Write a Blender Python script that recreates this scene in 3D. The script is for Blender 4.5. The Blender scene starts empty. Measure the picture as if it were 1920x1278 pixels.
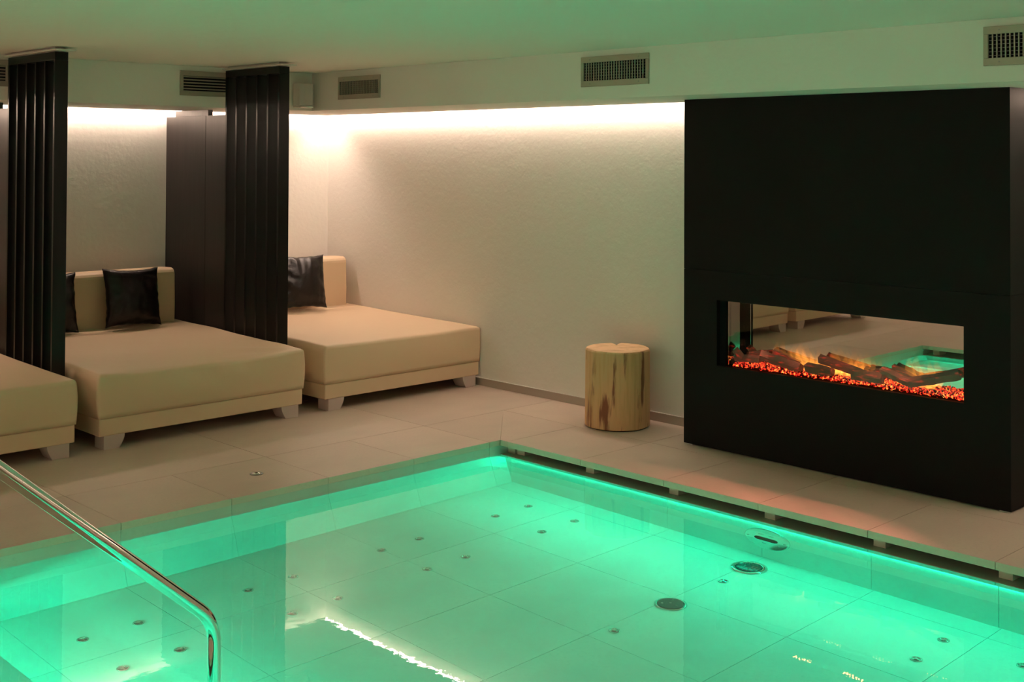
import bpy, bmesh, math, random
from mathutils import Vector, Matrix, noise

S = bpy.context.scene
C = bpy.data.collections.new('spa_pool'); S.collection.children.link(C)

# ------------------------------------------------------------------ camera
YAW, PITCH, ROLL = map(math.radians, (44.1086, 1.0150, 0.2503))
F = Vector((math.sin(YAW), math.cos(YAW), 0)); R = Vector((math.cos(YAW), -math.sin(YAW), 0)); U = Vector((0, 0, 1))
F2 = F*math.cos(PITCH) + U*math.sin(PITCH); U2 = U*math.cos(PITCH) - F*math.sin(PITCH)
R3 = R*math.cos(ROLL) + U2*math.sin(ROLL); U3 = U2*math.cos(ROLL) - R*math.sin(ROLL)
cd = bpy.data.cameras.new('camera'); cam = bpy.data.objects.new('camera', cd); C.objects.link(cam)
cd.sensor_width = 36; cd.lens = 2279.656/1920*36; cd.clip_start = .05
cd.shift_y = -(639-254.667)/1920
m = Matrix(((R3.x, U3.x, -F2.x, 0), (R3.y, U3.y, -F2.y, 0), (R3.z, U3.z, -F2.z, 1.734), (0, 0, 0, 1)))
cam.matrix_world = m
S.camera = cam

# ------------------------------------------------------------------ world, exposure, light levels
w = bpy.data.worlds.new('world'); S.world = w; w.use_nodes = True
w.node_tree.nodes['Background'].inputs[0].default_value = (1, .8, .6, 1)
w.node_tree.nodes['Background'].inputs[1].default_value = 0.0
S.view_settings.view_transform = 'Standard'; S.view_settings.look = 'None'
S.view_settings.gamma = 1; S.view_settings.use_curve_mapping = False
S.view_settings.exposure = 0.0
cy = S.cycles
cy.use_denoising = True; cy.max_bounces = 14; cy.transmission_bounces = 12; cy.glossy_bounces = 8; cy.diffuse_bounces = 5
cy.transparent_max_bounces = 16; cy.caustics_reflective = True; cy.caustics_refractive = True
cy.blur_glossy = 0.3; cy.sample_clamp_indirect = 6.0; cy.use_light_tree = True
COVE = 90.0            # warm white cove strips
COVE_COL = (1.0, .75, .62)
POOL = 225.0            # green strips in the pool
POOL_COL = (0.01, 1.0, .56)
DECK_GLOW = 11.0              # each added spot for the red glow on the deck
ROOM = 40.0             # added warm strip on the left wall, unseen, for general room light

# ------------------------------------------------------------------ materials
def mat(name, base, rough=.5, metal=0, spec=.5, bump=None, noise_mix=None, emis=None, estr=0, coat=0, island=0):
    mt = bpy.data.materials.new(name); mt.use_nodes = True; nt = mt.node_tree; b = nt.nodes['Principled BSDF']
    b.inputs['Base Color'].default_value = (*base, 1); b.inputs['Roughness'].default_value = rough
    b.inputs['Metallic'].default_value = metal; b.inputs['Specular IOR Level'].default_value = spec
    b.inputs['Coat Weight'].default_value = coat
    tc = nt.nodes.new('ShaderNodeTexCoord')
    col = None
    if noise_mix:   # list of (scale vector, colour, lo, hi, detail)
        rgb = nt.nodes.new('ShaderNodeRGB'); rgb.outputs[0].default_value = (*base, 1); col = rgb.outputs[0]
        for sc, c2, lo, hi, det in noise_mix:
            mp = nt.nodes.new('ShaderNodeMapping'); mp.inputs['Scale'].default_value = sc
            nt.links.new(tc.outputs['Object'], mp.inputs[0])
            n = nt.nodes.new('ShaderNodeTexNoise'); n.inputs['Scale'].default_value = 1; n.inputs['Detail'].default_value = det
            nt.links.new(mp.outputs[0], n.inputs[0])
            mr = nt.nodes.new('ShaderNodeMapRange'); mr.inputs[1].default_value = lo; mr.inputs[2].default_value = hi
            nt.links.new(n.outputs[0], mr.inputs[0])
            mx = nt.nodes.new('ShaderNodeMix'); mx.data_type = 'RGBA'; mx.inputs[7].default_value = (*c2, 1)
            nt.links.new(mr.outputs[0], mx.inputs[0]); nt.links.new(col, mx.inputs[6]); col = mx.outputs[2]
    if island:
        if col is None:
            rgb = nt.nodes.new('ShaderNodeRGB'); rgb.outputs[0].default_value = (*base, 1); col = rgb.outputs[0]
        g = nt.nodes.new('ShaderNodeNewGeometry')
        mr = nt.nodes.new('ShaderNodeMapRange'); mr.inputs[3].default_value = 1-island; mr.inputs[4].default_value = 1+island
        nt.links.new(g.outputs['Random Per Island'], mr.inputs[0])
        mx = nt.nodes.new('ShaderNodeVectorMath'); mx.operation = 'SCALE'
        nt.links.new(col, mx.inputs[0]); nt.links.new(mr.outputs[0], mx.inputs['Scale']); col = mx.outputs[0]
    if col is not None: nt.links.new(col, b.inputs['Base Color'])
    if bump:        # (scale vector, strength, distance, detail)
        mp = nt.nodes.new('ShaderNodeMapping'); mp.inputs['Scale'].default_value = bump[0]
        nt.links.new(tc.outputs['Object'], mp.inputs[0])
        n = nt.nodes.new('ShaderNodeTexNoise'); n.inputs['Scale'].default_value = 1; n.inputs['Detail'].default_value = bump[3]
        nt.links.new(mp.outputs[0], n.inputs[0])
        bp = nt.nodes.new('ShaderNodeBump'); bp.inputs['Strength'].default_value = bump[1]; bp.inputs['Distance'].default_value = bump[2]
        nt.links.new(n.outputs[0], bp.inputs['Height']); nt.links.new(bp.outputs[0], b.inputs['Normal'])
    if emis:
        b.inputs['Emission Color'].default_value = (*emis, 1); b.inputs['Emission Strength'].default_value = estr
    return mt

def emat(name, col, s, one_sided=False):
    mt = bpy.data.materials.new(name); mt.use_nodes = True; nt = mt.node_tree; nt.nodes.clear()
    o = nt.nodes.new('ShaderNodeOutputMaterial'); e = nt.nodes.new('ShaderNodeEmission')
    e.inputs[0].default_value = (*col, 1); e.inputs[1].default_value = s; nt.links.new(e.outputs[0], o.inputs[0])
    if one_sided:
        g = nt.nodes.new('ShaderNodeNewGeometry'); d = nt.nodes.new('ShaderNodeBsdfDiffuse'); mx = nt.nodes.new('ShaderNodeMixShader')
        nt.links.new(g.outputs['Backfacing'], mx.inputs[0]); nt.links.new(e.outputs[0], mx.inputs[1]); nt.links.new(d.outputs[0], mx.inputs[2])
        nt.links.new(mx.outputs[0], o.inputs[0])
    return mt

M_wall = mat('plaster', (.80, .765, .71), .85, bump=((28, 28, 28), .16, .012, 6))
M_ceil = mat('ceiling_paint', (.80, .775, .72), .8, bump=((3, 3, 3), .35, .03, 4))
M_tile = mat('stone_tile', (.54, .42, .34), .42, bump=((90, 90, 90), .08, .002, 4),
             noise_mix=[((2.2, 3.1, 2), (.47, .37, .30), .45, .75, 5), ((60, 60, 60), (.50, .395, .32), .5, .7, 3)], island=.05)
M_pool = mat('pool_tile', (.44, .47, .41), .5, noise_mix=[((3, 3, 3), (.39, .42, .37), .4, .7, 5), ((50, 50, 50), (.41, .44, .38), .5, .7, 3)], island=.03)
M_poolgrout = mat('pool_grout', (.30, .31, .27), .9)
M_coverdark = mat('dark_cover', (.045, .045, .04), .3, metal=.3)
M_wet = mat('wet_stone', (.34, .30, .24), .5)
M_grout = mat('grout', (.20, .17, .14), .9)
M_base = mat('skirting_tile', (.40, .34, .28), .5)
M_leather = mat('cream_leather', (.66, .485, .32), .48, spec=.35, bump=((9, 9, 9), .12, .02, 3))
M_wood_leg = mat('pale_leg', (.50, .40, .36), .6)
M_black = mat('black_lacquer_wood', (.0035, .003, .0028), .30, spec=.22, bump=((160, 160, 6), .08, .004, 3),
              noise_mix=[((30, 30, 1.5), (.0055, .0046, .0042), .45, .7, 3)])
M_panel = mat('dark_wood_panel', (.015, .0115, .0105), .34, spec=.38, bump=((160, 160, 6), .1, .004, 3),
              noise_mix=[((40, 40, 1.5), (.021, .0165, .015), .45, .7, 3)])
M_box = mat('black_board', (.0042, .0045, .0034), .55, spec=.12)
M_hole = mat('black_void', (.004, .004, .004), .9, spec=.1)
M_satin = mat('brown_satin', (.0065, .004, .0032), .32, spec=.34, bump=((14, 14, 14), .25, .02, 3))
M_grille = mat('grey_grille', (.37, .33, .26), .45, metal=.2)
M_white = mat('white_plastic', (.62, .60, .54), .4)
M_steel = mat('steel', (.62, .60, .57), .16, metal=1)
M_chrome = mat('polished_steel', (.80, .78, .75), .045, metal=1)
M_darksteel = mat('brushed_dark_steel', (.30, .29, .27), .3, metal=1)
M_cove = emat('cove_light', COVE_COL, COVE)
M_led = emat('pool_light', POOL_COL, POOL, True)
M_led_step = emat('step_light', POOL_COL, POOL*1.7, True)
M_led_left = emat('left_pool_light', POOL_COL, POOL*.45, True)
M_room = emat('room_fill_light', COVE_COL, ROOM)

def water_mat():
    mt = bpy.data.materials.new('water'); mt.use_nodes = True; nt = mt.node_tree; nt.nodes.clear()
    o = nt.nodes.new('ShaderNodeOutputMaterial'); g = nt.nodes.new('ShaderNodeBsdfGlass')
    g.inputs['IOR'].default_value = 1.333; g.inputs['Roughness'].default_value = 0; g.inputs[0].default_value = (1, 1, 1, 1)
    tc = nt.nodes.new('ShaderNodeTexCoord'); n = nt.nodes.new('ShaderNodeTexNoise')
    n.inputs['Scale'].default_value = 13; n.inputs['Detail'].default_value = 4
    bp = nt.nodes.new('ShaderNodeBump'); bp.inputs['Strength'].default_value = .05; bp.inputs['Distance'].default_value = .0034
    nt.links.new(tc.outputs['Object'], n.inputs[0]); nt.links.new(n.outputs[0], bp.inputs['Height'])
    nt.links.new(bp.outputs[0], g.inputs['Normal']); nt.links.new(g.outputs[0], o.inputs[0]); return mt
M_water = water_mat()

def pane_mat():
    mt = bpy.data.materials.new('clear_pane'); mt.use_nodes = True; nt = mt.node_tree; nt.nodes.clear()
    o = nt.nodes.new('ShaderNodeOutputMaterial'); t = nt.nodes.new('ShaderNodeBsdfTransparent'); g = nt.nodes.new('ShaderNodeBsdfGlossy')
    g.inputs['Roughness'].default_value = 0; t.inputs[0].default_value = (.95, .96, .95, 1)
    fr = nt.nodes.new('ShaderNodeFresnel'); fr.inputs[0].default_value = 1.35; mx = nt.nodes.new('ShaderNodeMixShader')
    nt.links.new(fr.outputs[0], mx.inputs[0]); nt.links.new(t.outputs[0], mx.inputs[1]); nt.links.new(g.outputs[0], mx.inputs[2])
    nt.links.new(mx.outputs[0], o.inputs[0]); return mt
M_pane = pane_mat()
M_mirror = mat('tinted_mirror', (.84, .78, .73), .0, metal=1)
M_mirror2 = mat('smoked_side_glass', (.36, .36, .33), .02, metal=1)

def log_mat():
    mt = mat('charred_log', (.15, .072, .05), .8, bump=((20, 20, 20), .6, .01, 5))
    nt = mt.node_tree; b = nt.nodes['Principled BSDF']; tc = nt.nodes.new('ShaderNodeTexCoord')
    mp = nt.nodes.new('ShaderNodeMapping'); mp.inputs['Scale'].default_value = (60, 12, 60)
    n = nt.nodes.new('ShaderNodeTexNoise'); n.inputs['Scale'].default_value = 1; n.inputs['Detail'].default_value = 4
    nt.links.new(tc.outputs['Object'], mp.inputs[0]); nt.links.new(mp.outputs[0], n.inputs[0])
    mr = nt.nodes.new('ShaderNodeMapRange'); mr.inputs[1].default_value = .57; mr.inputs[2].default_value = .72
    mr.inputs[4].default_value = .45
    nt.links.new(n.outputs[0], mr.inputs[0]); nt.links.new(mr.outputs[0], b.inputs['Emission Strength'])
    b.inputs['Emission Color'].default_value = (1, .03, .01, 1); return mt
M_log = log_mat()
def ember_mat():
    mt = bpy.data.materials.new('glowing_ember'); mt.use_nodes = True; nt = mt.node_tree; nt.nodes.clear()
    o = nt.nodes.new('ShaderNodeOutputMaterial'); e = nt.nodes.new('ShaderNodeEmission')
    tc = nt.nodes.new('ShaderNodeTexCoord'); mp = nt.nodes.new('ShaderNodeMapping'); mp.inputs['Scale'].default_value = (62, 62, 62)
    n = nt.nodes.new('ShaderNodeTexNoise'); n.inputs['Scale'].default_value = 1; n.inputs['Detail'].default_value = 3
    nt.links.new(tc.outputs['Object'], mp.inputs[0]); nt.links.new(mp.outputs[0], n.inputs[0])
    r = nt.nodes.new('ShaderNodeValToRGB'); el = r.color_ramp.elements
    el[0].position = .46; el[0].color = (.01, .0005, .0005, 1); el[1].position = .68; el[1].color = (1, .55, .10, 1)
    a = el.new(.48); a.color = (.45, .004, .006, 1); a = el.new(.58); a.color = (1, .05, .015, 1); a = el.new(.63); a.color = (1, .25, .04, 1)
    nt.links.new(n.outputs[0], r.inputs[0]); nt.links.new(r.outputs[0], e.inputs[0]); e.inputs[1].default_value = 1.7
    nt.links.new(e.outputs[0], o.inputs[0]); return mt
M_ember = ember_mat()
def flame_mat():
    mt = bpy.data.materials.new('flame'); mt.use_nodes = True; nt = mt.node_tree; nt.nodes.clear()
    o = nt.nodes.new('ShaderNodeOutputMaterial'); e = nt.nodes.new('ShaderNodeEmission'); t = nt.nodes.new('ShaderNodeBsdfTransparent')
    tc = nt.nodes.new('ShaderNodeTexCoord'); sp = nt.nodes.new('ShaderNodeSeparateXYZ'); nt.links.new(tc.outputs['Generated'], sp.inputs[0])
    inv = nt.nodes.new('ShaderNodeMath'); inv.operation = 'SUBTRACT'; inv.inputs[0].default_value = 1; nt.links.new(sp.outputs[2], inv.inputs[1])
    pw = nt.nodes.new('ShaderNodeMath'); pw.operation = 'POWER'; pw.inputs[1].default_value = 1.7; nt.links.new(inv.outputs[0], pw.inputs[0])
    lw = nt.nodes.new('ShaderNodeLayerWeight'); lw.inputs[0].default_value = .5
    i2 = nt.nodes.new('ShaderNodeMath'); i2.operation = 'SUBTRACT'; i2.inputs[0].default_value = 1; nt.links.new(lw.outputs['Facing'], i2.inputs[1])
    p2 = nt.nodes.new('ShaderNodeMath'); p2.operation = 'POWER'; p2.inputs[1].default_value = 1.6; nt.links.new(i2.outputs[0], p2.inputs[0])
    mu = nt.nodes.new('ShaderNodeMath'); mu.operation = 'MULTIPLY'; nt.links.new(pw.outputs[0], mu.inputs[0]); nt.links.new(p2.outputs[0], mu.inputs[1])
    sc = nt.nodes.new('ShaderNodeMath'); sc.operation = 'MULTIPLY'; sc.inputs[1].default_value = .62; nt.links.new(mu.outputs[0], sc.inputs[0])
    e.inputs[0].default_value = (1, .34, .05, 1); nt.links.new(sc.outputs[0], e.inputs[1])
    a = nt.nodes.new('ShaderNodeAddShader'); nt.links.new(e.outputs[0], a.inputs[0]); nt.links.new(t.outputs[0], a.inputs[1])
    nt.links.new(a.outputs[0], o.inputs[0]); return mt
M_flame = flame_mat()
M_firebar = emat('fire_lamp', (1, .24, .07), 80)

def stool_mats():
    side = mat('peeled_trunk', (.66, .37, .185), .6, bump=((9, 9, 1.2), .5, .02, 5),
               noise_mix=[((5, 5, 1.1), (.56, .37, .19), .45, .65, 4), ((18, 18, 2.6), (.20, .06, .018), .55, .63, 5), ((45, 45, 3), (.56, .32, .13), .5, .7, 4)])
    top = mat('sawn_end_grain', (.78, .48, .27), .6, noise_mix=[((10, 10, 10), (.55, .30, .14), .45, .7, 4)])
    nt = top.node_tree; b = nt.nodes['Principled BSDF']
    return side, top
M_trunk, M_trunktop = stool_mats()

# ------------------------------------------------------------------ helpers
def tag(o, label=None, cat=None, group=None, kind=None):
    if label: o['label'] = label
    if cat: o['category'] = cat
    if group: o['group'] = group
    if kind: o['kind'] = kind
    return o
def empty(name, loc, label, cat, group=None):
    o = bpy.data.objects.new(name, None); C.objects.link(o); o.location = loc; o.empty_display_size = .1
    bpy.context.view_layer.update()
    return tag(o, label, cat, group)
def obj(name, bm, mt, parent=None, smooth=False, bevel=0, seg=2):
    me = bpy.data.meshes.new(name); 
    bmesh.ops.recalc_face_normals(bm, faces=bm.faces)
    bm.to_mesh(me); bm.free(); me.materials.append(mt)
    o = bpy.data.objects.new(name, me); C.objects.link(o)
    if parent:
        o.parent = parent
        o.matrix_parent_inverse = world_inv(parent)
    if smooth:
        for p in me.polygons: p.use_smooth = True
    if bevel:
        b = o.modifiers.new('bevel', 'BEVEL'); b.width = bevel; b.segments = seg; b.limit_method = 'ANGLE'
        b.harden_normals = False
    return o
def world_inv(o):
    mt = Matrix.Translation(o.location)
    if o.parent: mt = o.parent_world @ mt if hasattr(o, 'parent_world') else Matrix.Identity(4)
    return mt.inverted() if o.type == 'EMPTY' else Matrix.Identity(4)
def box(bm, x0, x1, y0, y1, z0, z1, rot=None, piv=None):
    vs = [bm.verts.new((x, y, z)) for x in (x0, x1) for y in (y0, y1) for z in (z0, z1)]
    for f in ((0, 1, 3, 2), (4, 6, 7, 5), (0, 4, 5, 1), (2, 3, 7, 6), (0, 2, 6, 4), (1, 5, 7, 3)):
        bm.faces.new([vs[i] for i in f])
    if rot:
        piv = piv or Vector(((x0+x1)/2, (y0+y1)/2, (z0+z1)/2))
        for v in vs: v.co = rot @ (v.co-piv) + piv
    return vs
def B(name, mt, *a, parent=None, bevel=0, kind=None, **k):
    bm = bmesh.new(); box(bm, *a, **k); o = obj(name, bm, mt, parent, bevel=bevel)
    if kind: o['kind'] = kind
    return o
def prism(bm, poly, axis, a, b):
    """poly: list of 2D points; extruded along axis (0,1,2) from a to b"""
    def P(p, t):
        return {0: (t, p[0], p[1]), 1: (p[0], t, p[1]), 2: (p[0], p[1], t)}[axis]
    A = [bm.verts.new(P(p, a)) for p in poly]; D = [bm.verts.new(P(p, b)) for p in poly]; n = len(poly)
    bm.faces.new(A); bm.faces.new(D[::-1])
    for i in range(n): bm.faces.new((A[i], D[i], D[(i+1) % n], A[(i+1) % n]))
def cyl(bm, c, r, h, axis=2, n=32, r2=None):
    r2 = r if r2 is None else r2
    def P(a, rr, t):
        u, v = rr*math.cos(a), rr*math.sin(a)
        return {0: (c[0]+t, c[1]+u, c[2]+v), 1: (c[0]+u, c[1]+t, c[2]+v), 2: (c[0]+u, c[1]+v, c[2]+t)}[axis]
    A = [bm.verts.new(P(2*math.pi*i/n, r, 0)) for i in range(n)]; D = [bm.verts.new(P(2*math.pi*i/n, r2, h)) for i in range(n)]
    bm.faces.new(A); bm.faces.new(D[::-1])
    for i in range(n): bm.faces.new((A[i], D[i], D[(i+1) % n], A[(i+1) % n]))
def lathe(bm, c, prof, n=40, axis=2):
    rings = []
    for r, t in prof:
        ring = []
        for i in range(n):
            a = 2*math.pi*i/n; u, v = r*math.cos(a), r*math.sin(a)
            ring.append(bm.verts.new({0: (c[0]+t, c[1]+u, c[2]+v), 2: (c[0]+u, c[1]+v, c[2]+t), 1: (c[0]+u, c[1]+t, c[2]+v)}[axis]))
        rings.append(ring)
    for a, b in zip(rings, rings[1:]):
        for i in range(n): bm.faces.new((a[i], a[(i+1) % n], b[(i+1) % n], b[i]))
    bm.faces.new(rings[0]); bm.faces.new(rings[-1][::-1])
def tube(bm, pts, r, n=20, cap=True):
    pts = [Vector(p) for p in pts]; rings = []; up = None
    for i, p in enumerate(pts):
        d = ((pts[i+1]-p) if i == 0 else (p-pts[i-1]) if i == len(pts)-1 else (pts[i+1]-pts[i-1])).normalized()
        if up is None: up = d.orthogonal().normalized()
        up = (up-d*up.dot(d)).normalized(); s = d.cross(up)
        rings.append([bm.verts.new(p+r*(math.cos(2*math.pi*k/n)*up+math.sin(2*math.pi*k/n)*s)) for k in range(n)])
    for a, b in zip(rings, rings[1:]):
        for k in range(n): bm.faces.new((a[k], a[(k+1) % n], b[(k+1) % n], b[k]))
    if cap: bm.faces.new(rings[0]); bm.faces.new(rings[-1][::-1])

# ------------------------------------------------------------------ dimensions
PX, PY = 5.174, 5.429           # far right corner of the pool opening
PL, PN = 1.52, 1.60             # left and near edges
ZW, ZF = -.088, -.66             # water level, pool floor
RX, BY = 6.305, 8.833           # right wall, back wall
LX, NY = -3.2, -2.6             # left wall, near wall
SX, SY = 5.5215, 7.961          # soffit fronts
SZ, CZ = 2.0926, 2.3888         # soffit underside, ceiling
JX = [5.084-.5957*k for k in range(-4, 16)]
JY = [4.761+.6072-.6072*k for k in range(-8, 14)]

# ------------------------------------------------------------------ floor: stone slabs round the pool
def slabs(bm, x0, x1, y0, y1, xs, ys, z0, z1, g=.0016):
    xs = [x0]+sorted(x for x in xs if x0+.02 < x < x1-.02)+[x1]; ys = [y0]+sorted(y for y in ys if y0+.02 < y < y1-.02)+[y1]
    for a, b in zip(xs, xs[1:]):
        for c, d in zip(ys, ys[1:]): box(bm, a+g, b-g, c+g, d-g, z0, z1)
bm = bmesh.new(); T = -.034
CO = .62                                                        # coping width
# coping, far side (mitred at both corners)
def quad_slab(bm, pts, z0=T, z1=0):
    prism(bm, pts, 2, z0, z1)
g = .0016
xs = [PL]+sorted(x for x in JX if PL+.05 < x < PX-.005)+[PX]
for a, b in zip(xs, xs[1:]):
    A0, A1 = a+g, b-g
    lo = a if a > PL else PL; 
    pts = [(A0, PY), (A1, PY), (A1+(CO if b == PX else 0), PY+CO-g), (A0-(CO if a == PL else 0), PY+CO-g)]
    quad_slab(bm, pts)
    pts = [(A0, PN), (A0-(CO if a == PL else 0), PN-CO+g), (A1+(CO if b == PX else 0), PN-CO+g), (A1, PN)]
    quad_slab(bm, pts)
ys = [PN]+sorted(y for y in JY if PN+.05 < y < PY-.005)+[PY]
for a, b in zip(ys, ys[1:]):
    A0, A1 = a+g, b-g
    e = .58
    quad_slab(bm, [(PX, A0), (PX+CO-g, A0-(CO if a == PN else 0)), (PX+CO-g, A1+(CO if b == PY else 0)), (PX, A1)])
    quad_slab(bm, [(PL, A0), (PL, A1), (PL-CO+g, A1+(CO if b == PY else 0)), (PL-CO+g, A0-(CO if a == PN else 0))])
big = [PX+CO+.6*k for k in range(0, 3)]
rowx = [5.084-1.1914*k for k in range(-1, 8)]
slabs(bm, LX, RX, PY+CO, BY, rowx, [PY+CO+1.2, PY+CO+2.4], T, 0)
slabs(bm, PX+CO, RX, NY, PY+CO, [], [4.761-1.2144*k+.0 for k in range(0, 7)], T, 0)
slabs(bm, LX, PL-CO, NY, PY+CO, [PL-CO-1.2*k for k in range(1, 4)], [4.761-1.2144*k for k in range(0, 7)], T, 0)
slabs(bm, PL-CO, PX+CO, NY, PN-CO, rowx, [PN-CO-1.2*k for k in range(1, 4)], T, 0)
floor = obj('floor', bm, M_tile); floor['kind'] = 'structure'
bm = bmesh.new()      # mortar bed under the slabs; stops short over the overflow gutters
GR, GL = PX+.40, PL-.40
box(bm, GR, RX+.1, NY-.1, BY+.1, -.12, T-.0005)
box(bm, LX-.1, GL, NY-.1, BY+.1, -.12, T-.0005)
box(bm, GL, GR, PY+.012, BY+.1, -.12, T-.0005)
box(bm, GL, GR, NY-.1, PN-.012, -.12, T-.0005)
tag(obj('trim_1', bm, M_grout), kind='structure')

# ------------------------------------------------------------------ room shell
tag(B('wall_back', M_wall, LX-.1, RX+.1, BY, BY+.12, -.05, CZ+.1), kind='structure')
tag(B('wall_right', M_wall, RX, RX+.12, NY-.1, BY+.1, -.05, CZ+.1), kind='structure')
tag(B('wall_left', M_wall, LX-.12, LX, NY-.1, BY+.1, -.05, CZ+.1), kind='structure')
tag(B('wall_near', M_wall, LX-.1, RX+.1, NY-.12, NY, -.05, CZ+.1), kind='structure')
tag(B('ceiling', M_ceil, LX-.1, RX+.1, NY-.1, BY+.1, CZ, CZ+.12), kind='structure')
# lowered bulkhead along the back and the right wall with an open light slot at the wall
SL = .07
bm = bmesh.new()
prism(bm, [(SX, NY), (RX-SL, NY), (RX-SL, BY-SL), (LX, BY-SL), (LX, SY), (SX, SY)], 2, SZ, CZ-.001)
tag(obj('trim_2', bm, M_wall), kind='structure')
tag(B('baseboard_right', M_base, RX-.010, RX, 4.607, BY, 0, .055, bevel=.0015), kind='structure')
tag(B('baseboard_right', M_base, RX-.010, RX, NY, 2.59, 0, .055, bevel=.0015), kind='structure')
tag(B('baseboard_back', M_base, LX, RX-.012, BY-.010, BY, 0, .055, bevel=.0015), kind='structure')

for a, b in ((4.607, BY-.02), (NY, 2.59)):
    tag(B('trim_9', M_white, RX-.010, RX, a, b, .0553, .0585), kind='structure')
# light strips in the slot
def strip(name, mt, a, label, n='cove_light_strip'):
    bm = bmesh.new(); box(bm, *a); o = obj(name, bm, mt); tag(o, label, 'light strip'); return o
strip('light_strip', M_cove, (LX, RX-.05, BY-.045, BY-.02, SZ+.025, SZ+.035), 'warm white light strip in the ceiling slot along the back wall above the beds')
strip('light_strip', M_cove, (RX-.045, RX-.02, 4.607, BY-.05, SZ+.025, SZ+.035), 'warm white light strip in the ceiling slot above the wooden stool')
strip('light_strip', M_cove, (RX-.045, RX-.02, NY, 2.592, SZ+.025, SZ+.035), 'warm white light strip in the ceiling slot right of the black fireplace')
strip('light_strip', M_room, (LX+.02, LX+.06, NY, BY-1.2, SZ+.02, SZ+.03), 'added warm white light strip high on the left wall, out of view')

# ------------------------------------------------------------------ pool shell
def st(o): o['kind'] = 'structure'; return o
bm = bmesh.new()
slabs(bm, 1.90, 5.23, 1.66, 5.37, [3.88-.595*k for k in range(-4, 5)], [4.74-.605*k for k in range(-2, 7)], ZF-.004, ZF, g=.0011)
st(obj('floor_pool', bm, M_pool)); 
st(B('trim_3', M_poolgrout, 1.2, 5.6, 1.4, 5.6, ZF-.10, ZF-.0045))
LEAN = .075
def lean_wall(name, y0, s, zt):      # far and near walls: upright above the water, leaning inwards below it
    bm = bmesh.new()
    xs = [PL-.35]+sorted(x for x in JX if PL-.3 < x < PX+.3)+[PX+.35]
    for a, b in zip(xs, xs[1:]):
        prism(bm, [(y0, zt), (y0, ZW-.01), (y0-s*LEAN, ZF-.03), (y0+s*.011, ZF-.03), (y0+s*.011, zt)], 0, a+.0008, b-.0008)
    return st(obj(name, bm, M_pool))
lean_wall('wall_pool_back', PY+.002, 1, T-.001); lean_wall('wall_pool_near', PN-.002, -1, T-.001)
def gutter(name, sx, edge, out):     # overflow ledge, wall below it
    bm = bmesh.new()
    ys = [PN]+sorted(y for y in JY if PN+.05 < y < PY-.03)+[PY]
    def bx(x0, x1, *r): box(bm, min(x0, x1), max(x0, x1), *r)
    for a, b in zip(ys, ys[1:]):
        bx(edge, edge+sx*.034, a+.001, b-.001, ZW-.044, ZW+.0010)          # ledge nosing
        bx(edge+sx*.034, edge+sx*.10, a+.0005, b-.0005, ZF-.03, ZW-.044)     # wall under the ledge
    return st(obj(name, bm, M_pool, bevel=.002))
gutter('wall_pool_right', 1, PX, 0); gutter('wall_pool_left', -1, PL, 0)
st(B('trim_7', M_wet, PX+.006, PX+.34, PN, PY, ZW-.043, ZW+.0016)); st(B('trim_8', M_wet, PL-.34, PL-.006, PN, PY, ZW-.043, ZW+.0016))
st(B('trim_4', M_hole, PX+.34, PX+.42, PN-.3, PY+.3, -.3, T-.001)); st(B('trim_5', M_hole, PL-.42, PL-.34, PN-.3, PY+.3, -.3, T-.001))
# blocks carrying the coping over the gutter
def support(x0, x1, yc, wy, label):
    o = B('support_block', M_tile, x0, x1, yc-wy/2, yc+wy/2, ZW+.002, T-.0005, bevel=.001)
    tag(o, label, 'support block', 'stone blocks under the pool coping'); return o
ords = ['first', 'second', 'third', 'fourth', 'fifth']
support(PX+.065, PX+.20, 5.397, .062, 'stone filler block in the pool corner under the right coping')
support(PX+.075, PX+.20, 5.325, .065, 'small stone block under the coping beside the pool corner')
for i, y in enumerate((4.747, 4.135, 3.522, 2.915, 2.315, 1.76)):
    o = support(PX+.066, PX+.20, y, .062, ['stone block under the pool coping in front of the log stool', 'stone block under the coping in front of the fireplace left edge',
        'stone block under the coping above the oval pool nozzle plate', 'stone block under the coping in front of the middle of the fire',
        'stone block under the coping at the right picture edge', 'stone block under the coping beyond the right picture edge'][i])
for y, l in ((5.33, 'stone block nearest the corner under the left coping, seen in the fireplace mirror'), (4.747, 'second stone block from the corner under the left pool coping'), (4.135, 'third stone block from the corner under the left pool coping')):
    support(PL-.20, PL-.066, y, .062, l)

# steps on the left side
STX, STZ = 1.872, -.36
bm = bmesh.new(); ys = [PN-.03]+sorted(y for y in JY if PN+.05 < y < PY-.1)+[PY-.02]
for a, b in zip(ys, ys[1:]): box(bm, PL-.05, STX, a+.001, b-.001, STZ-.035, STZ)
box(bm, PL-.05, STX-.035, PN, PY-.04, ZF-.02, STZ-.035)
st(obj('trim_6', bm, M_pool, bevel=.002))

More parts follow.
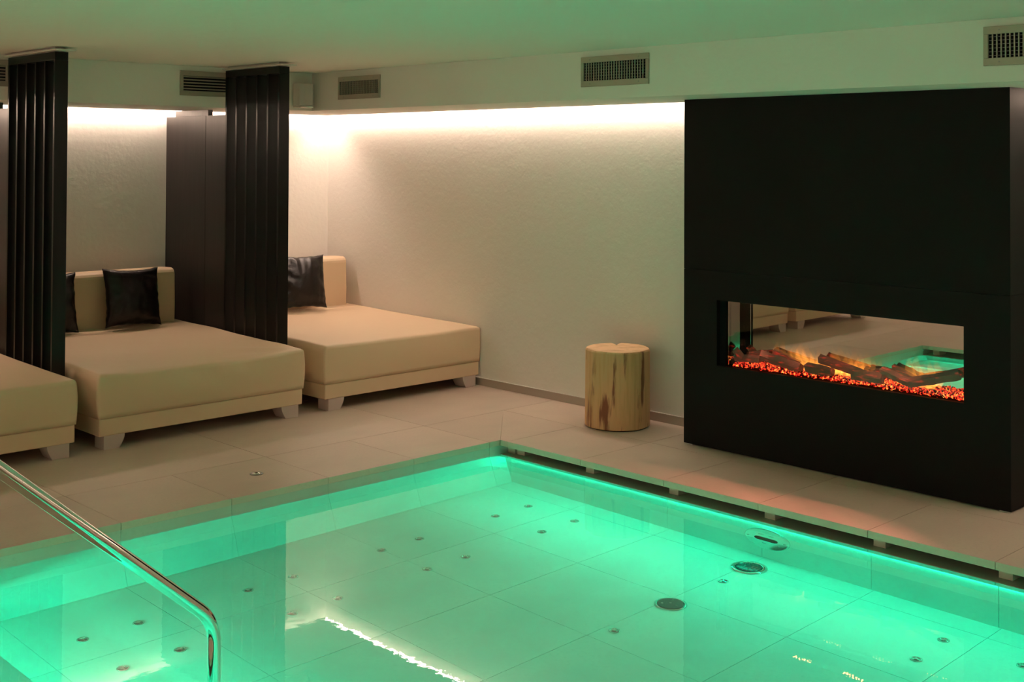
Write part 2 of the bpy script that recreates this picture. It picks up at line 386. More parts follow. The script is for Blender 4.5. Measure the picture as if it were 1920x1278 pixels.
# green strips: slim aluminium profile with a lit underside
def led(x0, x1, y0, y1, zt, tilt, label, mt=None):
    e = empty('light_strip', ((x0+x1)/2, (y0+y1)/2, zt), label, 'light strip')
    bm = bmesh.new(); box(bm, x0, x1, y0, y1, zt-.004, zt); obj('profile', bm, M_steel, e)
    bm = bmesh.new(); za, zb = (zt-.0045-tilt, zt-.0045) if tilt > 0 else (zt-.0045, zt-.0045+tilt)
    vs = [bm.verts.new(p) for p in ((x0, y0, zb), (x0, y1, zb), (x1, y1, za), (x1, y0, za))]
    bm.faces.new(vs); o = obj('diffuser', bm, mt or M_led, e)
    if o.data.polygons[0].normal.z > 0: o.data.flip_normals()
led(PX+.0235, PX+.0335, PN+.06, PY-.05, ZW-.0445, .009, 'green light strip under the right pool ledge below the fireplace')
led(PL-.0335, PL-.020, PN+.06, PY-.05, ZW-.0445, -.008, 'green light strip under the left pool ledge seen in the fireplace mirror', M_led_left)
led(STX-.0345, STX-.0265, PN+.06, PY-.08, STZ-.0355, -.011, 'green light strip under the nosing of the pool step', M_led_step)

# water body
bm = bmesh.new(); box(bm, PL-.006, PX+.006, PN-.004, PY+.008, ZW-.02, ZW)
# deep body: sides reach into the walls, bottom into the slabs
bm.free(); bm = bmesh.new()
box(bm, PL-.06, PX+.06, PN-.008, PY+.008, ZF-.01, ZW)
wt = obj('pool_water', bm, M_water)
tag(wt, 'still clear green-lit water filling the pool', 'water', kind='stuff')

# ------------------------------------------------------------------ pool fittings
def nozzle(x, y, label, r=.026, group='small steel nozzles in the pool floor'):
    e = empty('floor_nozzle', (x, y, ZF), label, 'nozzle', group)
    bm = bmesh.new(); lathe(bm, (x, y, ZF), [(r, 0), (r*.98, .004), (r*.8, .0065), (r*.72, .0045), (r*.70, .001)], 28); obj('rim', bm, M_steel, e, True)
    bm = bmesh.new()
    lathe(bm, (x, y, ZF), [(r*.34, .001), (r*.32, .007), (r*.15, .0085)], 20)
    for k in range(3):
        a = k*2*math.pi/3+.5
        box(bm, x, x+r*.75, y-.0025, y+.0025, ZF+.001, ZF+.005, rot=Matrix.Rotation(a, 3, 'Z'), piv=Vector((x, y, ZF)))
    obj('spoke_cap', bm, M_steel, e)
    return e
cols = [4.936, 4.678, 4.130, 3.878, 3.342, 3.093, 2.545, 2.293]
cn = ['first', 'second', 'third', 'fourth', 'fifth', 'sixth', 'seventh', 'eighth']
for i, x in enumerate(cols):
    nozzle(x, 4.945, 'steel floor nozzle, %s from the right in the row nearest the beds' % cn[i])
    nozzle(x, 4.583, 'steel floor nozzle, %s from the right in the second row from the beds' % cn[i])
for x, y, l in ((3.999, 3.479, 'lone steel floor nozzle in the middle of the pool, left of the round cover plate'),
                (4.798, 3.487, 'bright small floor nozzle between the round cover plate and the domed drain'),
                (4.921, 2.442, 'steel floor nozzle at lower right, nearer the bright pool wall'),
                (4.669, 2.434, 'steel floor nozzle at lower right, beside the orange reflections'),
                (4.917, 2.103, 'steel floor nozzle cut by the right picture edge'),
                ):
    nozzle(x, y, l)
x, y = 5.032, 3.504
e = empty('pool_drain', (x, y, ZF), 'round domed steel drain with slotted grille by the right pool wall', 'drain')
bm = bmesh.new(); lathe(bm, (x, y, ZF), [(.093, 0), (.092, .006), (.082, .013), (.070, .015), (.066, .011), (.064, .002)], 48); obj('rim', bm, M_chrome, e, True)
bm = bmesh.new(); lathe(bm, (x, y, ZF), [(.066, .002), (.062, .010), (.045, .016), (.02, .018), (.004, .0185)], 40); obj('dome', bm, M_coverdark, e, True)
bm = bmesh.new()
for ring, n in ((.022, 8), (.038, 12), (.053, 16)):
    for k in range(n):
        a = 2*math.pi*k/n
        box(bm, x+ring-.005, x+ring+.005, y-.002, y+.002, ZF+.011, ZF+.0205-ring*.08, rot=Matrix.Rotation(a, 3, 'Z'), piv=Vector((x, y, ZF+.015)))
obj('grille', bm, M_chrome, e)
x, y = 4.399, 3.489
e = empty('pool_cover_plate', (x, y, ZF), 'flat round dark steel cover plate with four screws in the pool floor', 'cover plate')
bm = bmesh.new(); lathe(bm, (x, y, ZF), [(.076, 0), (.075, .005), (.068, .009), (.062, .010), (.061, .001)], 48); obj('rim', bm, M_steel, e, True)
bm = bmesh.new(); lathe(bm, (x, y, ZF), [(.0615, .001), (.0605, .0125), (.058, .014)], 48); obj('plate', bm, M_coverdark, e)
for dx, dy in ((0, 0), (.036, .012), (-.028, .026), (-.004, -.038)):
    bm = bmesh.new(); cyl(bm, (x+dx, y+dy, ZF+.014), .0055, .0025, 2, 12); obj('screw', bm, M_steel, e)
# oval plate on the right pool wall
x = PX+.034; yc, zc = 3.515, -.372
e = empty('wall_nozzle_plate', (x, yc, zc), 'round steel inlet plate with a long slot on the right pool wall', 'inlet plate')
def ring_x(bm, x, yc, zc, ry, rz, prof, n=48):
    rings = []
    for s, t in prof: rings.append([bm.verts.new((x-t, yc+ry*s*math.cos(2*math.pi*i/n), zc+rz*s*math.sin(2*math.pi*i/n))) for i in range(n)])
    for a, b in zip(rings, rings[1:]):
        for i in range(n): bm.faces.new((a[i], a[(i+1) % n], b[(i+1) % n], b[i]))
    bm.faces.new(rings[0]); bm.faces.new(rings[-1][::-1])
bm = bmesh.new(); ring_x(bm, x, yc, zc, .134, .150, [(1, 0), (.99, .006), (.94, .012), (.86, .013)]); obj('plate', bm, M_steel, e, False, bevel=0)
bm = bmesh.new()
pts = []
for k in range(13): a = math.pi/2+math.pi*k/12; pts.append((yc-.045+.024*math.cos(a), zc+.024*math.sin(a)))
for k in range(13): a = -math.pi/2+math.pi*k/12; pts.append((yc+.045+.024*math.cos(a), zc+.024*math.sin(a)))
prism(bm, pts, 0, x-.0145, x-.0125); obj('slot', bm, M_hole, e)
bm = bmesh.new()
bm.free()
for yy, zz in [(yc+gy-.012+.008*k, zc+.062) for gy in (.03, -.03) for k in range(4)]+[(yc+.02-.008*k, zc-.062) for k in range(3)]:
    bm = bmesh.new(); cyl(bm, (x-.0142, yy, zz), .0025, .002, 0, 8); obj('hole', bm, M_hole, e)
for s in (.108, -.108):
    bm = bmesh.new(); cyl(bm, (x-.0155, yc+s, zc), .007, .003, 0, 14); obj('screw', bm, M_darksteel, e)
# deck inlet
x, y = 3.650, 5.760
e = empty('deck_inlet', (x, y, 0), 'small round steel inlet set in the floor tiles between the beds and the pool', 'inlet')
bm = bmesh.new(); lathe(bm, (x, y, 0), [(.037, 0), (.0365, .0025), (.031, .005), (.026, .003), (.025, .0005)], 36); obj('ring', bm, M_darksteel, e, True)
bm = bmesh.new(); lathe(bm, (x, y, 0), [(.0248, .0005), (.022, .004), (.014, .0078), (.004, .009)], 30); obj('dome', bm, M_chrome, e, True)

# ------------------------------------------------------------------ stair handrail
HX, HY, HZ, HR = 1.955, 3.311, .317, .0203
x1, z1 = 1.302, .8883
dx, dz = x1-HX, z1-HZ; L = math.hypot(dx, dz); ux, uz = dx/L, dz/L
RY = 3.3140
pts = [(HX, RY, ZF), (HX, RY, HZ-.075)]
bend = .07
for k in range(1, 9):          # lower bend
    t = k/9; a = Vector((HX, RY, HZ-bend)); c_ = Vector((HX, RY, HZ)); b_ = Vector((HX+ux*bend, RY, HZ+uz*bend))
    pts.append(tuple(a*(1-t)**2+c_*2*t*(1-t)+b_*t*t))
xt = 1.14; zt = HZ+(xt-HX)/ux*uz
pts.append((HX+ux*bend, RY, HZ+uz*bend)); pts.append((xt+.07, RY, zt-.07*uz/-ux))
for k in range(1, 9):
    t = k/9; a = Vector((xt+.07, RY, zt+.07*uz/ux)); c_ = Vector((xt, RY, zt)); b_ = Vector((xt-.09, RY, zt))
    pts.append(tuple(a*(1-t)**2+c_*2*t*(1-t)+b_*t*t))
pts += [(xt-.09, RY, zt), (1.0, RY, zt)]
for k in range(1, 9):
    t = k/9; a = Vector((1.0, RY, zt)); c_ = Vector((.92, RY, zt)); b_ = Vector((.92, RY, zt-.08))
    pts.append(tuple(a*(1-t)**2+c_*2*t*(1-t)+b_*t*t))
pts += [(.92, RY, zt-.08), (.92, RY, 0.0)]
e = empty('handrail', (HX, RY, ZF), 'polished steel tube handrail running down into the pool', 'handrail')
bm = bmesh.new(); tube(bm, pts, HR, 28); obj('rail', bm, M_chrome, e, True)
bm = bmesh.new(); lathe(bm, (.92, RY, 0), [(.045, 0), (.045, .006), (.028, .012), (.021, .013)], 32); obj('base_flange', bm, M_chrome, e, True)
bm = bmesh.new(); lathe(bm, (HX, RY, ZF), [(.045, 0), (.045, .006), (.028, .012), (.021, .013)], 32); obj('base_flange', bm, M_chrome, e, True)

# ------------------------------------------------------------------ beds
def cushion(x0, x1, y0, y1, z0, z1, back_rise, soft, seed):
    """upholstered block: crisp box at the ends, optionally slumped along its front edge"""
    nx, ny, nz = 44, 44, 10
    bm = bmesh.new(); V = {}
    def key(i, j, k): return (i, j, k)
    rnd = random.Random(seed)
    def pos(i, j, k):
        u, v, t = i/nx, j/ny, k/nz
        # cluster rows towards the edges
        cu = .5-.5*math.cos(math.pi*u); cv = .5-.5*math.cos(math.pi*v); ct = t
        x, y, z = x0+(x1-x0)*(cu*.6+u*.4), y0+(y1-y0)*(cv*.6+v*.4), z0+(z1-z0)*ct
        # rounding of top edges
        dxe = min(x-x0, x1-x); dye = y-y0; dyb = y1-y
        mid = math.sin(math.pi*min(max((x-x0)/(x1-x0), 0), 1))
        wob = soft*(.55+.45*math.sin(5.2*(x-x0)+seed))
        rf = .022+.11*wob*mid**1.2
        rt = .022
        h = z1-z
        # round front top
        def rnd_corner(d, hh, r):
            if d < r and hh < r:
                a = r-d; b = r-hh; l = math.hypot(a, b)
                if l > r: return r-a*r/l, r-b*r/l
            return d, hh
        d2, h2 = rnd_corner(dye, h, rf); y = y0+d2; h = h2
        d2, h2 = rnd_corner(dxe, h, rt); x = (x0+d2) if (x-x0) < (x1-x) else (x1-d2); h = h2
        d2, h2 = rnd_corner(dyb, h, rt); y = y1-d2; h = h2
        z = z1-h
        # vertical edges of the front
        # slope and slack
        tt = (z-z0)/(z1-z0)
        z += tt*back_rise*(y-y0)/(y1-y0)
        z -= tt*soft*.020*mid*max(0, 1-(y-y0)/.5)
        bulge = math.sin(math.pi*tt)*.010*(1+soft)
        if y-y0 < .05: y -= bulge*mid
        if x-x0 < .05: x -= bulge*.6
        if x1-x < .05: x += bulge*.6
        n = noise.noise(Vector((x*2.3+seed, y*2.3, z*3)))*.006*(.4+soft)
        if k == nz: z += n
        if soft > .8:      # creases fanning out from the slack front corner
            a_, b_ = x1-x, y-y0
            rr = math.hypot(a_, b_); th = math.atan2(b_, a_+1e-6)
            z += tt*.0055*math.sin(9*th+3*rr)*math.exp(-((rr-.28)/.16)**2)
            if b_ < .06: y += .005*math.sin(15*(x-x0)+6*t)*mid*tt
        return x, y, z
    def v(i, j, k):
        if (i, j, k) not in V: V[(i, j, k)] = bm.verts.new(pos(i, j, k))
        return V[(i, j, k)]
    for i in range(nx):
        for j in range(ny):
            bm.faces.new((v(i, j, nz), v(i+1, j, nz), v(i+1, j+1, nz), v(i, j+1, nz)))
            bm.faces.new((v(i, j, 0), v(i, j+1, 0), v(i+1, j+1, 0), v(i+1, j, 0)))
    for k in range(nz):
        for i in range(nx):
            bm.faces.new((v(i, 0, k), v(i+1, 0, k), v(i+1, 0, k+1), v(i, 0, k+1)))
            bm.faces.new((v(i, ny, k), v(i, ny, k+1), v(i+1, ny, k+1), v(i+1, ny, k)))
        for j in range(ny):
            bm.faces.new((v(0, j, k), v(0, j, k+1), v(0, j+1, k+1), v(0, j+1, k)))
            bm.faces.new((v(nx, j, k), v(nx, j+1, k), v(nx, j+1, k+1), v(nx, j, k+1)))
    return bm
def bed_leg(xo, s, y0):      # s=+1: outer side at xo, curving inwards towards +x
    bm = bmesh.new(); H = .081; prof = [(xo, 0), (xo+s*.098, 0)]
    for k in range(1, 9):
        a = k/8; prof.append((xo+s*(.098+.034*math.sin(a*math.pi/2)), H*a))
    prof.append((xo, H)); prism(bm, prof, 1, y0, y0+.12); return bm
def bed(x0, x1, y0, soft, seed, label, top=.452):
    e = empty('daybed', ((x0+x1)/2, (y0+8.7)/2, 0), label, 'daybed', 'cream daybeds along the back wall')
    Y1 = 8.72
    bm = bmesh.new(); box(bm, x0+.004, x1-.004, y0+.004, Y1, .080, .184); obj('base', bm, M_leather, e, bevel=.008, seg=3)
    obj('seat_cushion', cushion(x0, x1, y0, Y1, .185, top, .035, soft, seed), M_leather, e, True)
    bm = bmesh.new(); ybf = 8.44
    prof = [(ybf, .40), (ybf-.006, .60), (ybf, .80)]
    for k in range(0, 9):
        a = math.pi - k*math.pi/8; prof.append((ybf+.05+.05*math.cos(a), .835+.05*math.sin(a))) if k < 5 else None
    prof += [(ybf+.20, .880), (ybf+.25, .855), (ybf+.26, .40)]
    prism(bm, prof, 0, x0+.015, x1-.065); obj('backrest', bm, M_leather, e, bevel=.014, seg=4)
    for xo, s in ((x0+.035, 1), (x1-.035, -1)):
        for yy in (y0+.006, Y1-.15): obj('leg', bed_leg(xo, s, yy), M_wood_leg, e, bevel=.002)
    return e
bed(4.862, 6.290, 6.832, .12, 3, 'cream daybed with a flat crisp seat in the room corner, against the right wall', top=.447)
bed(3.250, 4.683, 6.825, 1.0, 1.3, 'cream daybed with a slack creased front between the two slatted screens')
bed(1.640, 3.100, 6.800, .5, 5, 'cream daybed cut off by the left picture edge, in front of the left screen', top=.445)
bed(.050, 1.490, 6.800, .4, 8, 'cream daybed seen only in the mirror of the fireplace', top=.445)

# ------------------------------------------------------------------ pillows
def pillow(cx, cyy, cz, w, h, tilt, yaw, seed, label, roll=0):
    n = 40; bm = bmesh.new(); rnd = random.Random(seed)
    fr, bk = {}, {}
    for i in range(n+1):
        for j in range(n+1):
            u, v = i/n*2-1, j/n*2-1
            pinch = 1-.085*(1-abs(u)**2.2)*abs(v)**3-.0
            pinch2 = 1-.085*(1-abs(v)**2.2)*abs(u)**3
            x, z = u*w/2*pinch2, v*h/2*pinch
            th = .075*max(0, (1-abs(u)**2.6))**.55*max(0, (1-abs(v)**2.6))**.55
            edge = max(abs(u), abs(v))
            wr = noise.noise(Vector((u*1.5+seed, v*6, seed)))*.014*abs(u)**1.5 + noise.noise(Vector((u*5, v*1.5+seed, 2)))*.006
            wr += .007*math.sin(9*(u*.7+v)+3*noise.noise(Vector((u, v, seed))))*(1-abs(v))*abs(u)
            wr *= min(1, (1-edge)*6+.12)
            z += noise.noise(Vector((u*4+seed, 0, 1)))*.006*abs(v); x += noise.noise(Vector((0, v*5+seed, 4)))*.008*abs(u)
            fr[i, j] = bm.verts.new((x, -th-wr, z)); bk[i, j] = bm.verts.new((x, th*.7, z)) if edge < 1 else fr[i, j]
    for i in range(n):
        for j in range(n):
            bm.faces.new((fr[i, j], fr[i+1, j], fr[i+1, j+1], fr[i, j+1]))
            q = [bk[i, j], bk[i, j+1], bk[i+1, j+1], bk[i+1, j]]
            bm.faces.new(q)
    o = obj('pillow', bm, M_satin, None, True)
    o.location = (cx, cyy, cz); o.rotation_euler = (math.radians(tilt), math.radians(roll), math.radians(yaw))
    tag(o, label, 'pillow', 'dark satin pillows on the daybeds'); return o
pillow(4.215, 8.335, .700, .455, .43, -11, 4, 2, 'dark satin pillow leaning on the backrest of the middle daybed', 2)
pillow(5.690, 8.335, .712, .46, .44, -10, -3, 7, 'brown satin pillow on the corner daybed, half behind the slatted screen', 1.5)
pillow(3.575, 8.335, .700, .455, .43, -11, 2, 11, 'dark satin pillow almost hidden behind the left slatted screen', 1)

# ------------------------------------------------------------------ screens and partitions
def screen(xs, label):
    y0, y1, zt = 7.165, 7.875, 2.360
    e = empty('slatted_screen', (xs+.04, (y0+y1)/2, 0), label, 'screen', 'slatted black screens')
    bm = bmesh.new(); box(bm, xs, xs+.082, y0, y1, zt-.05, zt); obj('top_rail', bm, M_black, e, bevel=.002)
    bm = bmesh.new(); box(bm, xs, xs+.082, y0, y1, 0, .06); obj('bottom_rail', bm, M_black, e, bevel=.002)
    for k in range(6):
        yy = y0+.0+k*(y1-y0-.022)/5
        bm = bmesh.new(); box(bm, xs, xs+.082, yy, yy+.022, .06, zt-.05); obj('slat', bm, M_black, e, bevel=.0015)
    bm = bmesh.new(); box(bm, xs-.02, xs+.11, y0-.05, y1+.02, zt+.004, zt+.015); obj('ceiling_plate', bm, M_white, e, bevel=.002)
    bm = bmesh.new(); box(bm, xs+.01, xs+.07, y0+.02, y1-.02, zt, CZ); obj('fixing_block', bm, M_white, e)
    return e
screen(4.700, 'slatted black screen between the middle and the corner daybed')
screen(3.112, 'slatted black screen at the left edge between the left and middle daybeds')
def partition(xs, label):
    e = empty('partition_panel', (xs+.02, 8.35, 0), label, 'partition', 'dark wooden partition panels')
    for a, b in ((7.895, 8.215), (8.218, 8.822)):
        bm = bmesh.new(); box(bm, xs, xs+.035, a, b, 0, 2.040); obj('board', bm, M_panel, e, bevel=.0015)
    bm = bmesh.new(); box(bm, xs+.045, xs+.085, 8.26, 8.76, 2.00, 2.088); obj('top_batten', bm, M_panel, e, bevel=.002)
    bm = bmesh.new(); box(bm, xs+.034, xs+.046, 8.26, 8.76, 2.00, 2.03); obj('spacer', bm, M_panel, e)
    return e
partition(4.738, 'dark wooden partition standing behind the right slatted screen')
partition(3.150, 'dark wooden partition behind the left slatted screen, at the picture edge')

# ------------------------------------------------------------------ vents and speaker
def vent(kind, a0, a1, z0, z1, label, group):
    if kind == 'right':     # on the right bulkhead, running along y
        P = lambda u, w, d: (SX-d, u, w)
        e = empty('air_vent', (SX, (a0+a1)/2, (z0+z1)/2), label, 'air vent', group)
        def bx(bm, u0, u1, w0, w1, d0, d1): box(bm, SX-d1, SX-d0, u0, u1, w0, w1)
    else:
        e = empty('air_vent', ((a0+a1)/2, SY, (z0+z1)/2), label, 'air vent', group)
        def bx(bm, u0, u1, w0, w1, d0, d1): box(bm, u0, u1, SY-d1, SY-d0, w0, w1)
    fw = .026 if kind == 'back' else .023; bw = .036
    bm = bmesh.new()
    bx(bm, a0, a1, z1-bw, z1, 0, .012); bx(bm, a0, a1, z0, z0+bw, 0, .012)
    bx(bm, a0, a0+fw, z0+bw, z1-bw, 0, .012); bx(bm, a1-fw, a1, z0+bw, z1-bw, 0, .012)
    obj('frame', bm, M_grille, e, bevel=.002)
    bm = bmesh.new(); bx(bm, a0+.01, a1-.01, z0+.01, z1-.01, -.001, .0012); obj('backing', bm, M_hole, e)
    bm = bmesh.new()
    if kind == 'right':
        n = 23; p = (a1-a0-2*fw)/(n+1)
        for k in range(n):
            u = a0+fw+p*(k+1); bx(bm, u-.0028, u+.0028, z0+bw-.002, z1-bw+.002, .004, .0105)
        obj('vertical_blade_row', bm, M_grille, e)
        bm = bmesh.new()
        for k in range(6):
            zz = z0+bw+(z1-z0-2*bw)*(k+.7)/6.4; bx(bm, a0+fw, a1-fw, zz-.001, zz+.001, .0015, .004)
        obj('horizontal_blade_row', bm, M_darksteel, e)
    else:
        for k in range(5):
            zz = z0+bw+(z1-z0-2*bw)*(k+.5)/5
            x0, x1 = a0+fw, a1-fw
            vs = [(SY-.0115, zz-.001), (SY-.0105, zz-.002), (SY-.002, zz+.008), (SY-.003, zz+.009)]
            prism(bm, vs, 0, x0, x1)
        obj('louvre_row', bm, M_grille, e)
    for su in (a0+.075, a1-.075):
        for sz in (z0+bw/2, z1-bw/2):
            bm = bmesh.new()
            if kind == 'right': cyl(bm, (SX-.0135, su, sz), .0042, .002, 0, 12)
            else: cyl(bm, (su, SY-.0135, sz), .0042, .002, 1, 12)
            obj('screw', bm, M_darksteel, e)
    return e
vent('right', 7.085, 7.600, 2.169, 2.340, 'grey air vent with upright blades nearest the room corner', 'upright bladed vents')
vent('right', 4.542, 5.078, 2.168, 2.351, 'grey air vent with upright blades above the log stool', 'upright bladed vents')
vent('right', 1.998, 2.534, 2.168, 2.351, 'grey air vent with upright blades cut by the right picture edge', 'upright bladed vents')
vent('back', 4.375, 4.955, 2.172, 2.352, 'grey air vent with flat louvres above the middle daybed', 'louvred vents')
vent('back', 2.575, 3.155, 2.180, 2.352, 'grey air vent with flat louvres at the left picture edge', 'louvred vents')
e = empty('wall_speaker', (5.415, SY, 2.2), 'small white loudspeaker on the bulkhead beside the right slatted screen', 'loudspeaker')
bm = bmesh.new(); prism(bm, [(5.335, SY-.012), (5.350, SY-.085), (5.382, SY-.105), (5.455, SY-.105), (5.484, SY-.085), (5.496, SY-.012)], 2, 2.128, 2.300); obj('cabinet', bm, M_white, e, bevel=.006, seg=3)
bm = bmesh.new(); prism(bm, [(5.352, SY-.087), (5.384, SY-.110), (5.453, SY-.110), (5.482, SY-.087), (5.47, SY-.08), (5.365, SY-.08)], 2, 2.134, 2.293); obj('grille', bm, mat('speaker_mesh', (.50, .49, .46), .6), e, bevel=.002)
bm = bmesh.new(); prism(bm, [(5.345, SY-.005), (5.360, SY-.09), (5.388, SY-.112), (5.452, SY-.112), (5.478, SY-.09), (5.488, SY-.005)], 2, 2.112, 2.127); obj('bottom_cap', bm, M_white, e, bevel=.003)
bm = bmesh.new(); box(bm, 5.37, 5.46, SY-.014, SY, 2.15, 2.26); obj('bracket', bm, M_white, e)

# ------------------------------------------------------------------ log stool
e = empty('log_stool', (6.03, 5.215, 0), 'round peeled tree trunk stool standing beside the fireplace', 'stool')
cx, cyy, H, Rr = 6.022, 5.215, .492, .207
cut = math.atan2(.70, .714)     # crack points away from the camera
bm = bmesh.new(); n = 96; rings = []
for z in [0, .004, .02, .06, .1, .15, .2, .25, .3, .35, .4, .45, H-.008, H]:
    ring = []
    for i in range(n):
        a = 2*math.pi*i/n
        r = Rr*(1+.012*(1-z/H)) + .005*noise.noise(Vector((math.cos(a)*2, math.sin(a)*2, z*1.2))) + .0028*noise.noise(Vector((math.cos(a)*9, math.sin(a)*9, z*1.0)))
        if z in (0, H): r -= .004
        da = (a-cut+math.pi) % (2*math.pi)-math.pi
        if abs(da) < .15 and z > .1: r -= .11*(1-abs(da)/.15)*min(1, (z-.1)/.2)
        ring.append(bm.verts.new((cx+r*math.cos(a)-.006*(1-z/H), cyy+r*math.sin(a), z+.006)))
    rings.append(ring)
for a, b in zip(rings, rings[1:]):
    for i in range(n): bm.faces.new((a[i], a[(i+1) % n], b[(i+1) % n], b[i]))
bm.faces.new(rings[0])
tr = [v.co.copy() for v in rings[-1]]
bm.faces.new(rings[-1][::-1])
obj('trunk', bm, M_trunk, e, False)
bm = bmesh.new(); lo = [bm.verts.new(v+Vector((0, 0, .0003))) for v in tr]; hi = [bm.verts.new(Vector((cx+(v.x-cx)*.985, cyy+(v.y-cyy)*.985, v.z+.003))) for v in tr]
bm.faces.new(lo); bm.faces.new(hi[::-1])
for i in range(n): bm.faces.new((lo[i], lo[(i+1) % n], hi[(i+1) % n], hi[i]))
obj('sawn_top', bm, M_trunktop, e)
bm = bmesh.new(); lathe(bm, (cx-.006, cyy, 0), [(Rr-.012, 0), (Rr-.008, .006)], 48); obj('base_pad', bm, M_hole, e)

# ------------------------------------------------------------------ fireplace
FX, FY1, FY0, FT = 5.932, 4.605, 2.5935, SZ-.001
OY0, OY1, OZ0, OZ1 = 2.833, 4.360, .502, .890
MX = 6.110; DZ = 1.062
e = empty('fireplace', ((FX+RX)/2, (FY0+FY1)/2, 0), 'tall black boxed fireplace with a long glazed fire opening', 'fireplace')
bm = bmesh.new()
box(bm, FX, FX+.03, FY0, FY1, .006, OZ0); box(bm, FX, FX+.03, FY0, OY0, OZ0, OZ1); box(bm, FX, FX+.03, OY1, FY1, OZ0, OZ1)
box(bm, FX, FX+.03, FY0, FY1, OZ1, DZ)
box(bm, FX+.03, RX, FY1-.03, FY1, .006, FT); box(bm, FX+.03, RX, FY0, FY0+.03, .006, DZ)
box(bm, FX+.03, RX, FY0, FY0+.03, DZ+.0025, FT)
obj('lower_casing', bm, M_box, e)
bm = bmesh.new(); box(bm, FX, FX+.03, FY0, FY1, DZ+.0015, FT); obj('upper_panel', bm, M_box, e)
for a, b in ((FY1-.06, FY1-.002), (FY0+.002, FY0+.06)):
    bm = bmesh.new(); box(bm, FX+.004, FX+.012, a, b, 0, .006); obj('foot_shim', bm, M_white, e)
# firebox
bm = bmesh.new()
box(bm, FX+.03, MX+.02, OY0-.03, OY1+.03, OZ0-.04, OZ0-.012)             # tray
box(bm, FX+.03, MX+.02, OY0-.03, OY1+.03, OZ1+.022, OZ1+.05)             # roof
box(bm, FX+.03, MX+.02, OY0-.03, OY0-.004, OZ0-.012, OZ1+.022)
box(bm, FX+.03, MX+.02, OY1+.004, OY1+.03, OZ0-.012, OZ1+.022)
box(bm, FX+.031, FX+.055, OY1-.042, OY1+.004, OZ0-.012, OZ1+.022)        # dark jamb at the far end
obj('firebox', bm, M_hole, e)
bm = bmesh.new(); vs = box(bm, MX, MX+.006, OY0-.003, OY1+.003, OZ0-.011, OZ1+.0215)
for v in vs: v.co = Matrix.Rotation(math.radians(.4), 3, 'Z') @ (v.co-Vector((MX, 3.5, .7)))+Vector((MX, 3.5, .7))
obj('back_mirror', bm, M_mirror, e)
bm = bmesh.new(); box(bm, FX+.056, MX-.001, OY1-.002, OY1+.003, OZ0-.011, OZ1+.0215); obj('side_glass', bm, M_mirror2, e)
bm = bmesh.new(); box(bm, FX+.056, FX+.060, OY0-.003, OY1-.044, OZ0-.011, OZ1+.0215); obj('front_pane', bm, M_pane, e)
# lamp rows in the roof of the opening
for yc in (3.785, 3.467, 3.150):
    bm = bmesh.new(); box(bm, FX+.0105, FX+.0225, yc-.065, yc+.065, OZ1-.0004, OZ1-.0001); h = obj('lamp_row', bm, M_hole, e)
    bm = bmesh.new()
    for k in range(7):
        y = yc-.054+.018*k; box(bm, FX+.0115, FX+.0215, y-.0028, y+.0028, OZ1-.0013, OZ1-.0005)
    obj('lamp', bm, M_firebar, h)
    bm = None
# embers
rnd = random.Random(4); bm = bmesh.new()
def chunk(bm, c, r):
    vs = []
    mtx = Matrix.Rotation(rnd.random()*6, 3, 'Z') @ Matrix.Rotation(rnd.random()*6, 3, 'X')
    g = bmesh.ops.create_icosphere(bm, subdivisions=1, radius=r)
    for v in g['verts']:
        v.co = mtx @ (v.co*(.75+.5*rnd.random())) + Vector(c)
for i in range(900):
    y = OY0+.03+rnd.random()*(OY1-.07-OY0-.03); x = FX+.068+rnd.random()*.105
    chunk(bm, (x, y, OZ0+.000+rnd.random()*.016*(1+ (x-FX)*2)), .0055+rnd.random()*.006)
eb = obj('ember_bed', bm, M_ember, e); eb['kind'] = 'stuff'
# flames
def flame(y, h, w, lean):
    bm = bmesh.new(); c = Vector((6.075, y, OZ0+.02)); rings = []
    for k in range(15):
        t = k/14; r = w*(math.sin(math.pi*min(1, t*.8+.2))**.8)*(1-t)**.45+.0004
        ring = []
        for i in range(16):
            a = 2*math.pi*i/16
            ring.append(bm.verts.new(c+Vector((r*.35*math.cos(a), r*math.sin(a)+lean*t*t+.008*math.sin(6*t+y*9), h*t))))
        rings.append(ring)
    for a, b in zip(rings, rings[1:]):
        for i in range(16): bm.faces.new((a[i], a[(i+1) % 16], b[(i+1) % 16], b[i]))
    o = obj('flame', bm, M_flame, e, True)
for y in (4.03, 3.985, 3.945, 3.91, 3.875, 3.84, 3.79, 3.70, 3.66, 3.62, 3.58, 3.545, 3.50, 3.46, 3.42, 3.24, 3.20, 3.16, 3.12, 3.08):
    flame(y, .11+.07*rnd.random(), .030+.025*rnd.random(), .015*(rnd.random()-.5))

for y in (4.12, 3.86, 3.60, 3.36, 3.20):      # added spots standing in for the fire lamps' mirrored red glow on the deck
    l = bpy.data.lights.new('deck_glow_spot', 'SPOT'); l.energy = DECK_GLOW; l.color = (1, .28, .19); l.shadow_soft_size = 0
    l.spot_size = math.radians(110); l.spot_blend = .8
    lo = bpy.data.objects.new('deck_glow_spot', l); C.objects.link(lo); lo.location = (6.03, y, .645)
    lo.rotation_euler = Vector((-1, 0, -.25)).to_track_quat('-Z', 'Y').to_euler()
    lo.parent = e; lo.matrix_parent_inverse = world_inv(e)
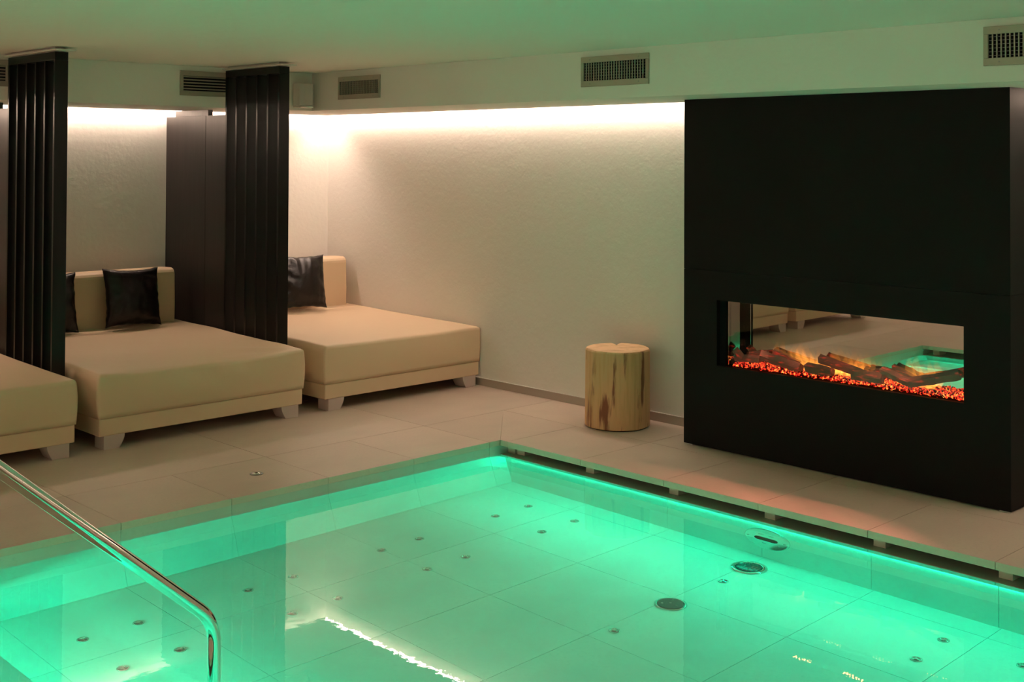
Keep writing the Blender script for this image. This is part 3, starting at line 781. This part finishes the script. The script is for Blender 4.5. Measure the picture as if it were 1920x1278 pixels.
# logs in the fire
def fire_log(p, q, r, seed, label):
    p, q = Vector(p), Vector(q); rnd = random.Random(seed); d = (q-p); L = d.length; dn = d.normalized()
    s = dn.cross(Vector((0, 0, 1))).normalized(); u = s.cross(dn)
    r *= 1.16; m = 5; angs = sorted(rnd.random()*.5+2*math.pi*i/m for i in range(m)); rad = [r*(.75+.4*rnd.random()) for _ in range(m)]
    bm = bmesh.new(); rings = []; N = 12
    off = [(rnd.random()-.5)*.014 for _ in range(m)]; off2 = [(rnd.random()-.5)*.014 for _ in range(m)]
    for k in range(N+1):
        t = k/N; ring = []
        for i in range(m):
            rr = rad[i]*(1+.22*noise.noise(Vector((t*5, i*3.1, seed)))); o_ = off[i]*(1-t) if k < N else 0; o2 = off2[i] if k == N else 0
            ring.append(bm.verts.new(p+dn*(L*t+(off[i] if k == 0 else 0)+o2)+s*rr*math.cos(angs[i])+u*rr*math.sin(angs[i])))
        rings.append(ring)
    for a, b in zip(rings, rings[1:]):
        for i in range(m): bm.faces.new((a[i], a[(i+1) % m], b[(i+1) % m], b[i]))
    bm.faces.new(rings[0]); bm.faces.new(rings[-1][::-1])
    o = obj('fire_log', bm, M_log); tag(o, label, 'log', 'split logs on the embers'); return o
fire_log((6.03, 4.30, .592), (6.03, 4.245, .545), .022, 1, 'short upright charred log at the left end of the fire')
fire_log((6.04, 4.300, .540), (6.04, 4.125, .555), .021, 2, 'flat lying charred log at the left end of the fire')
fire_log((6.075, 4.229, .572), (6.075, 4.101, .594), .014, 3, 'thin charred stick behind the leftmost logs')
fire_log((6.035, 4.110, .580), (6.030, 3.850, .536), .028, 4, 'long charred log sloping down right, left of the tallest flames')
fire_log((6.08, 4.056, .606), (6.075, 3.870, .556), .019, 5, 'charred log leaning up behind the left flames')
fire_log((6.025, 3.805, .553), (6.025, 3.640, .542), .026, 6, 'blunt charred log lying low in front of the tallest log')
fire_log((6.07, 3.735, .606), (6.05, 3.480, .562), .028, 7, 'large dark red log in the middle of the fire')
fire_log((6.025, 3.511, .547), (6.025, 3.330, .545), .026, 8, 'grey blunt log right of the middle, touching the embers')
fire_log((6.085, 3.463, .575), (6.080, 3.360, .572), .016, 9, 'small orange lit log behind the grey blunt log')
fire_log((6.035, 3.340, .594), (6.025, 3.175, .545), .023, 10, 'split log sloping right, left of the crossed pair')
fire_log((6.085, 3.297, .612), (6.075, 3.150, .556), .018, 11, 'flame lit log behind the crossed pair at the right')
fire_log((6.03, 3.185, .548), (6.03, 2.900, .628), .026, 12, 'long log rising to the right end of the fire')
